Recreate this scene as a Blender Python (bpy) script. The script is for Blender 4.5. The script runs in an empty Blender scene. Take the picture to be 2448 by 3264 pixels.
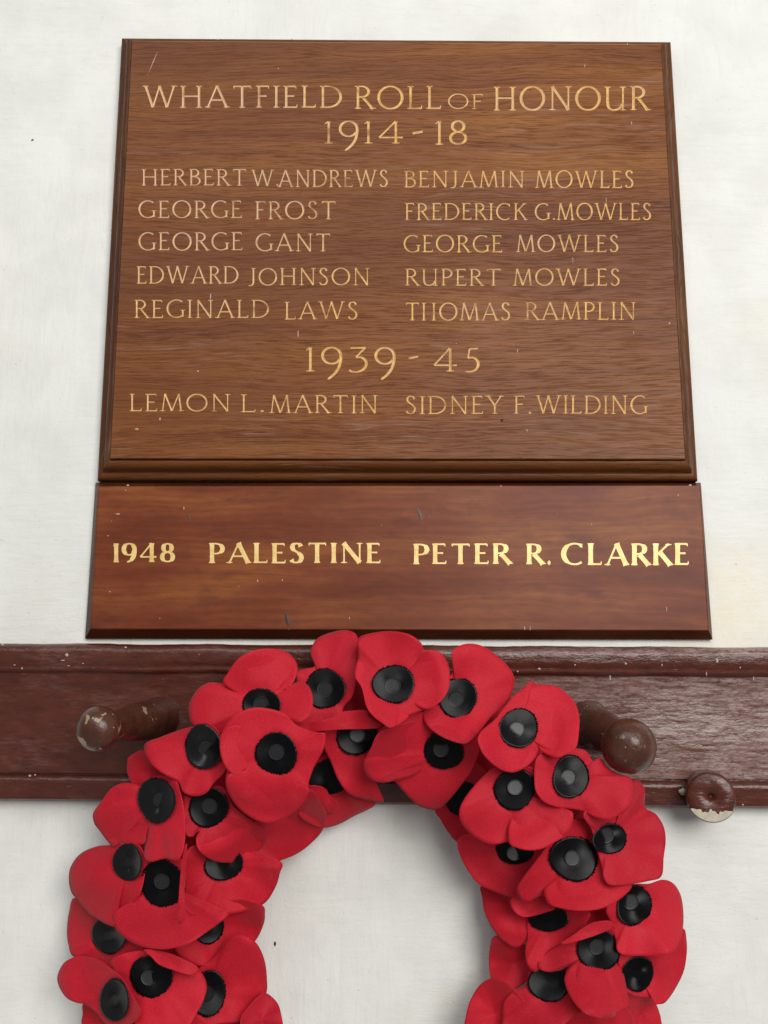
import bpy, bmesh, math, random
from mathutils import Vector
random.seed(7)
R = math.radians
S = bpy.context.scene
C = S.collection

# ------------------------------------------------------------------ camera
DIST = 0.75            # camera to wall
FPX = 2969.0           # focal length in photo pixels
PITCH = R(10.95)
cam_d = bpy.data.cameras.new('camera')
cam = bpy.data.objects.new('camera', cam_d); C.objects.link(cam)
cam.location = (0, -DIST, 0)
cam.rotation_euler = (R(90) + PITCH, 0, 0)
cam_d.sensor_fit = 'VERTICAL'; cam_d.sensor_height = 24.0
cam_d.lens = FPX / 3264.0 * 24.0
cam_d.clip_start = 0.01; cam_d.clip_end = 50
S.camera = cam
cp, sp = math.cos(PITCH), math.sin(PITCH)

def P(px, py, d=0.0):
    """photo pixel -> point in the plane d metres in front of the wall"""
    x = (px - 1224.0) / FPX; y = -(py - 1632.0) / FPX
    t = (DIST - d) / (cp - y * sp)
    return Vector((x * t, -d, (sp + y * cp) * t))
MM = 0.001

# ------------------------------------------------------------------ light
w = bpy.data.worlds.new('World'); S.world = w; w.use_nodes = True
w.node_tree.nodes['Background'].inputs[0].default_value = (0.97, 0.98, 1.0, 1)
w.node_tree.nodes['Background'].inputs[1].default_value = 0.27

def area(name, loc, target, sx, sy, power, col):
    l = bpy.data.lights.new(name, 'AREA'); l.shape = 'RECTANGLE'; l.size = sx; l.size_y = sy
    l.energy = power; l.color = col
    o = bpy.data.objects.new(name, l); C.objects.link(o); o.location = loc
    o.rotation_euler = (Vector(target) - Vector(loc)).to_track_quat('-Z', 'Y').to_euler()
    return o
area('window_light', (0.95, -2.5, 0.80), (0.05, 0, 0.0), 1.5, 1.4, 59, (1.0, 0.985, 0.95))
area('overhead_fill_light', (-0.3, -2.0, 1.8), (0, 0, 0.0), 2.0, 1.2, 20, (0.95, 0.98, 1.0))  # soft overhead fill added for the shading, not an actual window

S.view_settings.view_transform = 'Standard'; S.view_settings.look = 'None'
S.view_settings.gamma = 1; S.view_settings.exposure = 0
S.view_settings.use_curve_mapping = False

# ------------------------------------------------------------------ materials
class NT:
    def __init__(s, name):
        s.m = bpy.data.materials.new(name); s.m.use_nodes = True
        s.t = s.m.node_tree; s.n = s.t.nodes; s.b = s.n['Principled BSDF']
        s.co = s.n.new('ShaderNodeTexCoord').outputs['Object']
    def new(s, kind, **kw):
        nd = s.n.new(kind)
        for k, v in kw.items(): setattr(nd, k, v)
        return nd
    def lk(s, a, b): s.t.links.new(a, b)
    def mapped(s, scale, rot=(0, 0, 0), loc=(0, 0, 0), src=None):
        mp = s.new('ShaderNodeMapping'); mp.inputs['Scale'].default_value = scale
        mp.inputs['Rotation'].default_value = rot; mp.inputs['Location'].default_value = loc
        s.lk(src or s.co, mp.inputs['Vector']); return mp.outputs[0]
    def noise(s, vec, scale=1, detail=3, rough=0.5, dist=0):
        nd = s.new('ShaderNodeTexNoise'); s.lk(vec, nd.inputs['Vector'])
        nd.inputs['Scale'].default_value = scale; nd.inputs['Detail'].default_value = detail
        nd.inputs['Roughness'].default_value = rough; nd.inputs['Distortion'].default_value = dist
        return nd.outputs['Fac']
    def ramp(s, fac, stops):
        nd = s.new('ShaderNodeValToRGB'); e = nd.color_ramp.elements
        while len(e) < len(stops): e.new(0.5)
        for el, (p, c) in zip(e, stops):
            el.position = p; el.color = (c, c, c, 1) if isinstance(c, (int, float)) else (*c, 1)
        s.lk(fac, nd.inputs[0]); return nd.outputs[0]
    def mix(s, fac, a, b, mode='MIX'):
        nd = s.new('ShaderNodeMix', data_type='RGBA', blend_type=mode)
        for v, i in ((fac, 0), (a, 6), (b, 7)):
            if isinstance(v, bpy.types.NodeSocket): s.lk(v, nd.inputs[i])
            elif i == 0: nd.inputs[0].default_value = v
            else: nd.inputs[i].default_value = (*v, 1)
        return nd.outputs[2]
    def math(s, op, a, b=0.0, clamp=False):
        nd = s.new('ShaderNodeMath', operation=op); nd.use_clamp = clamp
        for v, i in ((a, 0), (b, 1)):
            if isinstance(v, bpy.types.NodeSocket): s.lk(v, nd.inputs[i])
            else: nd.inputs[i].default_value = v
        return nd.outputs[0]
    def bump(s, h, strength=0.3, dist=0.001, prev=None):
        nd = s.new('ShaderNodeBump'); nd.inputs['Strength'].default_value = strength
        nd.inputs['Distance'].default_value = dist; s.lk(h, nd.inputs['Height'])
        if prev is not None: s.lk(prev, nd.inputs['Normal'])
        return nd.outputs[0]
    def base(s, c):
        if isinstance(c, tuple): s.b.inputs['Base Color'].default_value = (*c, 1)
        else: s.lk(c, s.b.inputs['Base Color'])
    def set(s, **kw):
        for k, v in kw.items():
            i = s.b.inputs[k.replace('_', ' ')]
            if isinstance(v, bpy.types.NodeSocket): s.lk(v, i)
            else: i.default_value = v

def mat_oak(vertical=False, dark=1.0):
    s = NT('oak_moulding_upright' if vertical else ('oak_moulding' if dark < 1 else 'oak'))
    rot = (0, R(90), 0) if vertical else (0, R(0.6), 0)
    warp = s.noise(s.mapped((5, 5, 9), rot), 1, 2)
    comb = s.new('ShaderNodeCombineXYZ'); s.lk(s.math('MULTIPLY', warp, 0.028), comb.inputs[2])
    add = s.new('ShaderNodeVectorMath', operation='ADD'); s.lk(s.mapped((1, 1, 1), rot), add.inputs[0]); s.lk(comb.outputs[0], add.inputs[1])
    v = add.outputs[0]
    broad = s.noise(s.mapped((2.5, 2.5, 30), src=v), 1, 3, .55)
    rings = s.noise(s.mapped((3.4, 3.4, 430), src=v), 1, 4, .66, .1)
    pores = s.noise(s.mapped((48, 48, 1050), src=v), 1, 2, .6)
    fine = s.noise(s.mapped((70, 70, 1300), src=v), 1, 3, .65)
    col = s.ramp(broad, [(.3, (.160, .048, .010)), (.5, (.250, .087, .015)), (.7, (.320, .124, .024))])
    col = s.mix(s.ramp(rings, [(.36, .6), (.52, 0)]), col, (.115, .030, .009))
    col = s.mix(s.ramp(rings, [(.55, 0), (.72, .22)]), col, (.37, .160, .045))
    pm = s.math('MULTIPLY', s.ramp(pores, [(.34, 1), (.45, 0)]), s.ramp(s.noise(s.mapped((9, 9, 26), src=v), 1, 2), [(.35, .2), (.6, .8)]))
    col = s.mix(s.math('MULTIPLY', pm, .75), col, (.035, .012, .006))
    fleck = s.math('MULTIPLY', s.ramp(s.noise(s.mapped((26, 26, 520), loc=(3, 0, 5), src=v), 1, 3, .6), [(.57, 0), (.68, 1)]),
                   s.ramp(s.noise(s.mapped((5, 5, 14), loc=(1, 0, 2)), 1, 1), [(.46, 0), (.60, .55)]))
    col = s.mix(fleck, col, (.36, .235, .165))
    col = s.mix(s.ramp(fine, [(.3, .34), (.7, 0)]), col, (.06, .018, .007))
    big = s.noise(s.mapped((2.2, 2.2, 6.5), loc=(.4, 0, .35)), 1, 2, .5)
    col = s.mix(s.ramp(big, [(.36, .62), (.66, 0)]), col, (.105, .032, .010))
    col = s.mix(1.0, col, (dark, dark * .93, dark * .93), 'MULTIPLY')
    s.base(col)
    s.set(Roughness=s.ramp(pores, [(.3, .66), (.6, .46)]), Specular_IOR_Level=.20, Coat_Weight=.05, Coat_Roughness=.22)
    b = s.bump(s.ramp(pores, [(.34, 0), (.46, 1)]), .5, .0004)
    b = s.bump(rings, .3, .0006, b); s.set(Normal=b)
    return s.m

def mat_stained(dark=1.0):
    s = NT('stained_pine' if dark == 1 else 'shaded_stained_edge')
    warp = s.noise(s.mapped((6, 6, 10)), 1, 2)
    comb = s.new('ShaderNodeCombineXYZ'); s.lk(s.math('MULTIPLY', warp, .03), comb.inputs[2])
    add = s.new('ShaderNodeVectorMath', operation='ADD'); s.lk(s.co, add.inputs[0]); s.lk(comb.outputs[0], add.inputs[1])
    v = add.outputs[0]
    cloud = s.noise(s.mapped((6, 6, 26), src=v), 1, 3, .55)
    grain = s.noise(s.mapped((9, 9, 260), src=v), 1, 4, .55)
    blotch = s.noise(s.mapped((24, 24, 52), loc=(2, 0, 1), src=v), 1, 3, .6, .5)
    col = s.ramp(cloud, [(.32, (.120, .028, .012)), (.5, (.200, .060, .022)), (.68, (.285, .110, .032))])
    col = s.mix(s.ramp(grain, [(.4, .35), (.6, 0)]), col, (.10, .026, .014))
    col = s.mix(s.ramp(blotch, [(.56, 0), (.76, .6)]), col, (.09, .028, .022))
    col = s.mix(s.ramp(s.noise(s.mapped((90, 90, 260), src=v), 1, 2), [(.3, .2), (.6, 0)]), col, (.05, .016, .008))
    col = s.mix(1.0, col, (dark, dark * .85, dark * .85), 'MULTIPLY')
    s.base(col); s.set(Roughness=.38, Specular_IOR_Level=.13, Coat_Weight=.05, Coat_Roughness=.25)
    s.set(Normal=s.bump(grain, .15, .0005))
    return s.m

def mat_rail(name='maroon_paint', worn=True):
    s = NT(name)
    n1 = s.noise(s.mapped((60, 60, 130)), 1, 4, .6)
    n2 = s.noise(s.mapped((45, 45, 420)), 1, 4, .62, .3)
    n3 = s.noise(s.mapped((260, 260, 620)), 1, 3, .7)
    col = s.ramp(n1, [(.3, (.062, .0135, .008)), (.7, (.100, .024, .0135))])
    if worn:  # real wear plus glare put into the colour, growing to the right
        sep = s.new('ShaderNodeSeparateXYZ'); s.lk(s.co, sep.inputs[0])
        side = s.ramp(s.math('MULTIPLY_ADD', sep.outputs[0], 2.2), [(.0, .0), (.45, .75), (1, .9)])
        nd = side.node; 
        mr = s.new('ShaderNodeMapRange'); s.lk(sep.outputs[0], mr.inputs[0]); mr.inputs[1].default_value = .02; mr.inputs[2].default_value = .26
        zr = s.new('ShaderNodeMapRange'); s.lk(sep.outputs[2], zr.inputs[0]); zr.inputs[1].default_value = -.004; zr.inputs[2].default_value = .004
        scuff_glare = s.math('MULTIPLY', mr.outputs[0], s.ramp(n2, [(.34, .12), (.62, .85)]))
        scuff_glare = s.math('MULTIPLY', scuff_glare, s.ramp(n3, [(.32, .3), (.56, 1)]))
        col = s.mix(s.math('MULTIPLY', scuff_glare, .95), col, (.40, .29, .26))
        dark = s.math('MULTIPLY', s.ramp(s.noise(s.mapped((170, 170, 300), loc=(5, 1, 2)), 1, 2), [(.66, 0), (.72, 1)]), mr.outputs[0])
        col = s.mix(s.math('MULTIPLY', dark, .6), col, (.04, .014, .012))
    scr = s.ramp(s.noise(s.mapped((70, 70, 900), (0, R(6), 0)), 1, 2, .6, 1.5), [(.70, 0), (.74, .45)])
    col = s.mix(scr, col, (.26, .17, .15))
    dull = s.math('MULTIPLY', s.ramp(s.noise(s.mapped((22, 22, 60), loc=(3, 1, 2)), 1, 3, .6), [(.52, 0), (.70, .55)]), s.ramp(s.noise(s.mapped((110, 110, 700)), 1, 3, .7), [(.40, 0), (.60, .6)]))
    col = s.mix(dull, col, (.24, .13, .11))
    s.base(col)
    s.set(Roughness=s.ramp(n2, [(.3, .17), (.7, .36)]), Specular_IOR_Level=.42, Coat_Weight=.06, Coat_Roughness=.2)
    b = s.bump(n1, .5, .0024); b = s.bump(n2, .3, .0009, b); b = s.bump(n3, .12, .0004, b)
    s.set(Normal=b)
    return s.m

def mat_knob():
    s = NT('worn_knob_varnish')
    n1 = s.noise(s.mapped((55, 55, 55)), 1, 4, .6)
    chips = s.noise(s.mapped((95, 95, 95), loc=(.3, .8, .1)), 1, 3, .55, .4)
    zone = s.noise(s.mapped((28, 28, 28), loc=(1.4, .2, 2)), 1, 1)
    col = s.ramp(n1, [(.3, (.045, .013, .008)), (.7, (.090, .030, .016))])
    m = s.math('MULTIPLY', s.ramp(chips, [(.60, 0), (.625, 1)]), s.ramp(zone, [(.49, 0), (.55, 1)]))
    col = s.mix(m, col, (.30, .22, .13))
    spk = s.ramp(s.noise(s.mapped((420, 420, 420)), 1, 2), [(.74, 0), (.77, .7)])
    col = s.mix(spk, col, (.45, .36, .27))
    s.base(col); s.set(Roughness=.30, Specular_IOR_Level=.4, Coat_Weight=.08, Coat_Roughness=.2)
    b = s.bump(n1, .5, .003); s.set(Normal=s.bump(chips, .4, .0015, b))
    return s.m

def mat_wall():
    s = NT('limewashed_plaster')
    big = s.noise(s.mapped((3.2, 3.2, 3.2)), 1, 3, .5)
    strokes = s.noise(s.mapped((34, 34, 190), (0, R(-4), 0)), 1, 5, .6, .6)
    strokes_v = s.noise(s.mapped((190, 190, 30), (0, R(5), 0), (4, 0, 1)), 1, 5, .6, .6)
    which = s.ramp(s.noise(s.mapped((4, 4, 4), loc=(3, 0, 7)), 1, 2), [(.44, 0), (.56, 1)])
    stroke = s.mix(which, strokes, strokes_v)
    lump = s.noise(s.mapped((16, 16, 16)), 1, 4, .55)
    fine = s.noise(s.mapped((520, 520, 520)), 1, 3, .65)
    col = s.ramp(big, [(.3, (.735, .74, .70)), (.7, (.81, .795, .745))])
    col = s.mix(s.ramp(lump, [(.34, .45), (.58, 0)]), col, (.63, .62, .575))
    col = s.mix(s.ramp(stroke, [(.30, .22), (.5, 0)]), col, (.60, .60, .57))
    pit = s.ramp(s.noise(s.mapped((300, 300, 300), loc=(9, 0, 4)), 1, 2), [(.71, 0), (.76, .35)])
    col = s.mix(pit, col, (.45, .44, .41))
    vm = s.new('ShaderNodeVectorMath', operation='DISTANCE'); s.lk(s.co, vm.inputs[0]); vm.inputs[1].default_value = P(2335, 1930, 0)
    wp = s.math('MULTIPLY', s.ramp(vm.outputs['Value'], [(.01, .8), (.075, 0)]), s.ramp(s.noise(s.mapped((60, 60, 60)), 1, 4, .6), [(.3, .1), (.7, 1)]))
    col = s.mix(wp, col, (.80, .70, .50))
    st = s.ramp(s.noise(s.mapped((6, 6, 8), loc=(6.2, 0, 3.1)), 1, 4, .65), [(.56, 0), (.80, .5)])
    col = s.mix(st, col, (.70, .60, .46))
    s.base(col); s.set(Roughness=.7, Specular_IOR_Level=.3)
    b = s.bump(lump, .32, .006); b = s.bump(stroke, .32, .0018, b); b = s.bump(fine, .35, .0006, b)
    b = s.bump(s.ramp(s.noise(s.mapped((300, 300, 300), loc=(9, 0, 4)), 1, 2), [(.66, 1), (.76, 0)]), .4, .0006, b)
    s.set(Normal=b)
    return s.m

def mat_petal():
    s = NT('red_petal_fabric')
    n = s.noise(s.mapped((20, 20, 20)), 1, 3, .6)
    col = s.ramp(n, [(.3, (.50, .0050, .016)), (.7, (.58, .0075, .024))])
    oi = s.new('ShaderNodeObjectInfo').outputs['Random']
    col = s.mix(s.ramp(oi, [(.0, .0), (1, .55)]), col, (.60, .012, .030))
    col = s.mix(s.ramp(s.math('FRACT', s.math('MULTIPLY', oi, 7.3)), [(.55, 0), (1, .5)]), col, (.36, .004, .016))
    dust = s.ramp(s.noise(s.mapped((55, 55, 55), loc=(2, 3, 1)), 1, 3, .6), [(.60, 0), (.85, .22)])
    col = s.mix(dust, col, (.62, .09, .10))
    fib = s.noise(s.mapped((1250, 1250, 1250)), 1, 2, .7)
    col = s.mix(s.ramp(fib, [(.36, .30), (.58, 0)]), col, (.24, .002, .010))
    col = s.mix(s.ramp(fib, [(.58, 0), (.72, .16)]), col, (.80, .10, .12))
    s.base(col)
    s.set(Roughness=.66, Specular_IOR_Level=.25, Sheen_Weight=.06, Sheen_Roughness=.5)
    weave = s.noise(s.mapped((1500, 1500, 1500)), 1, 2, .6)
    b = s.bump(weave, .12, .0003); s.set(Normal=s.bump(s.noise(s.mapped((90, 90, 90)), 1, 2), .05, .0010, b))
    # light passing through the thin fabric
    tr = s.new('ShaderNodeBsdfTranslucent'); s.lk(col, tr.inputs[0])
    mx = s.new('ShaderNodeMixShader'); mx.inputs[0].default_value = .07
    out = s.n['Material Output']; s.lk(s.b.outputs[0], mx.inputs[1]); s.lk(tr.outputs[0], mx.inputs[2]); s.lk(mx.outputs[0], out.inputs[0])
    return s.m

def simple(name, col, rough, noise_amt=.25, scale=300, **kw):
    s = NT(name); n = s.noise(s.mapped((scale,) * 3), 1, 3, .6)
    lo = tuple(c * (1 - noise_amt) for c in col); hi = tuple(min(1, c * (1 + noise_amt)) for c in col)
    s.base(s.ramp(n, [(.3, lo), (.7, hi)])); s.set(Roughness=rough, Normal=s.bump(n, .15, .0003), **kw)
    return s.m

def mat_gold(name, c1, c2, rough, metal):
    s = NT(name)
    n = s.noise(s.mapped((130, 130, 260)), 1, 3, .65)
    gcol = s.ramp(n, [(.3, c1), (.65, c2)])
    if name.startswith('worn'):
        z1 = s.ramp(s.noise(s.mapped((14, 14, 22), loc=(1, 0, 3)), 1, 2), [(.48, 0), (.60, .75)])
        vm = s.new('ShaderNodeVectorMath', operation='DISTANCE'); s.lk(s.co, vm.inputs[0]); vm.inputs[1].default_value = P(700, 560, .025) - P(1267, 1531, .010)
        z1 = s.math('MAXIMUM', s.math('MULTIPLY', z1, .5), s.math('MULTIPLY', s.ramp(vm.outputs['Value'], [(.06, .9), (.15, .0)]), s.ramp(n, [(.3, .35), (.6, 1)])))
        gcol = s.mix(z1, gcol, (.66, .47, .33))
        z2 = s.ramp(s.noise(s.mapped((60, 60, 60), loc=(5, 0, 3)), 1, 3, .6), [(.56, 0), (.70, .75)])
        gcol = s.mix(z2, gcol, (.34, .155, .05))
    s.base(gcol); s.set(Roughness=rough, Metallic=metal)
    s.set(Normal=s.bump(s.noise(s.mapped((900,) * 3), 1, 2), .2, .0003))
    return s.m

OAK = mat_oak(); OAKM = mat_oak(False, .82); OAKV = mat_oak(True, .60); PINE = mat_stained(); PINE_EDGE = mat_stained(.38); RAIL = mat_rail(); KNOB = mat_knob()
STUBM = mat_rail('maroon_peg_paint', False)
WALLM = mat_wall(); PETAL = mat_petal()
BLACK = simple('black_plastic', (.0025, .0021, .0028), .30, .3, 500, Specular_IOR_Level=.12)
GLOSSY = simple('glossy_black_plastic', (.0028, .0024, .0032), .20, .3, 400, Specular_IOR_Level=.42)
BUTTON = simple('smoky_plastic_button', (.013, .0135, .015), .35, .3, 900, Specular_IOR_Level=.35)
GOLD_CUT = mat_gold('worn_gilding', (.60, .34, .115), (.86, .56, .22), .42, .2)
GOLD_FLAT = mat_gold('gold_leaf', (.66, .44, .13), (.85, .62, .24), .40, .15)
FRAME_M = simple('dark_wreath_base', (.010, .011, .010), .7)
CREAM = simple('bare_cream_filler', (.47, .43, .33), .85, .15, 260)
FLECK = simple('white_paint_fleck', (.46, .36, .31), .7, .1)
DARK = simple('dark_hole', (.02, .012, .010), .8)

# ------------------------------------------------------------------ object helpers
OFF = {}
def root(name, label, cat, loc, group=None):
    o = bpy.data.objects.new(name, None); C.objects.link(o); o.location = loc
    o.empty_display_size = .02; o['label'] = label; o['category'] = cat
    if group: o['group'] = group
    OFF[o.name] = Vector(loc); return o
def obj(name, verts, faces, mat, parent=None, smooth=False, kind=None, angle=None):
    off = OFF[parent.name] if parent else Vector((0, 0, 0))
    me = bpy.data.meshes.new(name)
    me.from_pydata([tuple(Vector(v) - off) for v in verts], [], faces)
    bm = bmesh.new(); bm.from_mesh(me); bmesh.ops.recalc_face_normals(bm, faces=bm.faces[:]); bm.to_mesh(me); bm.free()
    if smooth: me.polygons.foreach_set('use_smooth', [True] * len(me.polygons))
    if smooth and angle: me.set_sharp_from_angle(angle=R(angle))
    me.materials.append(mat)
    o = bpy.data.objects.new(name, me); C.objects.link(o)
    if parent: o.parent = parent
    OFF[o.name] = off
    if kind: o['kind'] = kind
    return o
def W(v):  # wall-plane helper: x, z, depth
    return Vector((v[0], -v[2], v[1]))
def grid_faces(n, m, closed_m=False):
    f = []
    for i in range(n - 1):
        for j in range(m if closed_m else m - 1):
            a = i * m + j; b = i * m + (j + 1) % m
            f.append((a, b, b + m, a + m))
    return f
def lathe(base, axis, prof, seg=40):
    """prof: list of (distance along axis, radius)"""
    axis = Vector(axis).normalized(); u = axis.cross(Vector((0, 0, 1))).normalized(); v = axis.cross(u)
    vs = []
    for d, r in prof:
        for k in range(seg):
            a = 2 * math.pi * k / seg
            vs.append(Vector(base) + axis * d + (u * math.cos(a) + v * math.sin(a)) * r)
    f = grid_faces(len(prof), seg, True)
    f.append(tuple(range(seg))[::-1]); n = (len(prof) - 1) * seg; f.append(tuple(range(n, n + seg)))
    return vs, f

# ------------------------------------------------------------------ the wall
vs = [(-2, 0, -1.5), (2, 0, -1.5), (2, 0, 2), (-2, 0, 2), (-2, .2, -1.5), (2, .2, -1.5), (2, .2, 2), (-2, .2, 2)]
wall = obj('wall', vs, [(0, 1, 2, 3), (4, 7, 6, 5), (0, 4, 5, 1), (1, 5, 6, 2), (2, 6, 7, 3), (3, 7, 4, 0)], WALLM, kind='structure')
def blob(px, py, d, rx, ry, h=.0004, seed=0, n=14):
    rnd = random.Random(seed * 13 + int(px)); c = P(px, py, d); vs = [c + Vector((0, -h, 0))]; k = (DIST - d) / FPX
    for i in range(n):
        a = 2 * math.pi * i / n; q = rnd.uniform(.65, 1.15)
        vs.append(c + Vector((math.cos(a) * rx * k * q, 0.0001, math.sin(a) * ry * k * q)))
    return vs, [(0, 1 + i, 1 + (i + 1) % n) for i in range(n)]
for i, (x, y, rx, ry) in enumerate([(103, 446, 5, 4), (876, 3008, 4, 7)]):
    v, f = blob(x, y, .0002, rx, ry, seed=i); obj('nail_hole', v, f, DARK, wall)

# ------------------------------------------------------------------ upper board
H1, H2 = .010, .025
s2 = 1.4756           # 1659-wide reading -> photo pixels
def bilin(corners):
    tl, tr, br, bl = corners
    def f(u, v):  # u right, v down, 0..1
        return (tl * (1 - u) + tr * u) * (1 - v) + (bl * (1 - u) + br * u) * v
    return f
mtl, mtr, mbr, mbl = P(387, 121, H1), P(2139, 133, H1), P(2225, 1532, H1), P(309, 1530, H1)
board = root('memorial_board', 'moulded oak roll of honour board with carved gilt names, above the plain lower board', 'memorial board', ((mbl + mbr) / 2)[:])
def inset_corners(s, d):
    """rectangle corners moved inwards by s metres, at depth d"""
    def mv(c, sx, sz): return Vector((c.x + sx * s, -d, c.z + sz * s))
    return [mv(mtl, 1, -1), mv(mtr, -1, -1), mv(mbr, -1, 1), mv(mbl, 1, 1)]
prof = [(0, 0), (0, 8.4), (.4, 9.8), (1.3, 11.1), (2.8, 12.0), (4.3, 12.2), (5.3, 12.0), (5.9, 12.5), (6.4, 14.2), (6.9, 16.8), (7.8, 19.2), (9.2, 21), (10.8, 22.1), (12.3, 22.5), (13.2, 22.2), (13.7, 21.2), (14.2, 21.0), (14.2, 12)]
for e in range(4):
    vs = []
    for s_, h in prof:
        c = inset_corners(s_ * MM, h * MM); vs += [c[e], c[(e + 1) % 4]]
    for s_, h in ((14.2, .2), ):
        c = inset_corners(s_ * MM, h * MM); vs += [c[e], c[(e + 1) % 4]]
    n = len(prof) + 1
    f = [(2 * i, 2 * i + 1, 2 * i + 3, 2 * i + 2) for i in range(n - 1)]
    f += [tuple(2 * i for i in range(n)), tuple(2 * i + 1 for i in range(n))]
    obj('moulding', vs, f, OAKV if e in (1, 3) else OAKM, board, True, angle=35)  # moulding shade put into darker oak tones, strongest on the uprights

# ---------------------------------------------------------------- lettering
def arc(cx, cy, rx, ry, a0, a1, n=18):
    return [(cx + rx * math.cos(R(a0 + (a1 - a0) * i / n)), cy + ry * math.sin(R(a0 + (a1 - a0) * i / n))) for i in range(n + 1)]
TK, TN = .060, .038
def stem(x0, y0, x1, y1, w=TK, s0=True, s1=True):
    out = [([(x0, y0), (x0 + (x1 - x0) * .12, y0 + (y1 - y0) * .12), ((x0 + x1) / 2, (y0 + y1) / 2), (x0 + (x1 - x0) * .88, y0 + (y1 - y0) * .88), (x1, y1)],
            [w * 1.25, w, w * .93, w, w * 1.25])]
    for on, x, y, iy in ((s0, x0, y0, y1), (s1, x1, y1, y0)):
        if on:
            k = .028 if iy > y else -.028
            out.append(([(x - .13, y + k), (x, y + k * 1.1), (x + .13, y + k)], [.012, .036, .012]))
    return out
def bar(x0, y0, x1, y1, tick=0, w=TN):
    out = [([(x0, y0), ((x0 + x1) / 2, (y0 + y1) / 2), (x1, y1)], [w, w * .9, w * 1.05])]
    if tick: out.append(([(x1, y1 + .012 * (1 if tick > 0 else -1)), (x1 + .015, y1 - tick)], [w * .9, .014]))
    return out
def curve(pts, ang_w=True, ends=(1, 1)):
    """stressed stroke: thin where it runs level, thick where it runs upright"""
    ws = []
    for i in range(len(pts)):
        a = pts[max(0, i - 1)]; b = pts[min(len(pts) - 1, i + 1)]
        dx, dy = b[0] - a[0], b[1] - a[1]; L = math.hypot(dx, dy) or 1
        ws.append(TN * .85 + (TK * 1.08 - TN * .85) * (abs(dy) / L) ** 1.5)
    ws[0] *= ends[0]; ws[-1] *= ends[1]
    return [(pts, ws)]
def bowl(x0, yt, yb, xr):
    ry = (yt - yb) / 2; rx = min(ry * 1.05, (xr - x0) * .8); cx = xr - rx
    return curve([(x0, yt - .03)] + [(x, y * (ry - .03) / ry + ((yt + yb) / 2) * (1 - (ry - .03) / ry)) for x, y in arc(cx, (yt + yb) / 2, rx, ry, 90, -90, 14)] + [(x0, yb + .03)])
S_PTS = [(.43, .82), (.38, .93), (.26, .975), (.14, .93), (.085, .80), (.13, .67), (.24, .575), (.35, .48), (.44, .37), (.455, .22), (.38, .08), (.25, .025), (.12, .055), (.05, .17)]
def smooth(pts, n=2):
    out = []
    for i in range(len(pts) - 1):
        p0 = pts[max(i - 1, 0)]; p1 = pts[i]; p2 = pts[i + 1]; p3 = pts[min(i + 2, len(pts) - 1)]
        for k in range(n):
            t = k / n
            out.append(tuple(.5 * (2 * p1[a] + (p2[a] - p0[a]) * t + (2 * p0[a] - 5 * p1[a] + 4 * p2[a] - p3[a]) * t * t + (3 * p1[a] - p0[a] - 3 * p2[a] + p3[a]) * t ** 3) for a in (0, 1)))
    return out + [pts[-1]]
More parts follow.
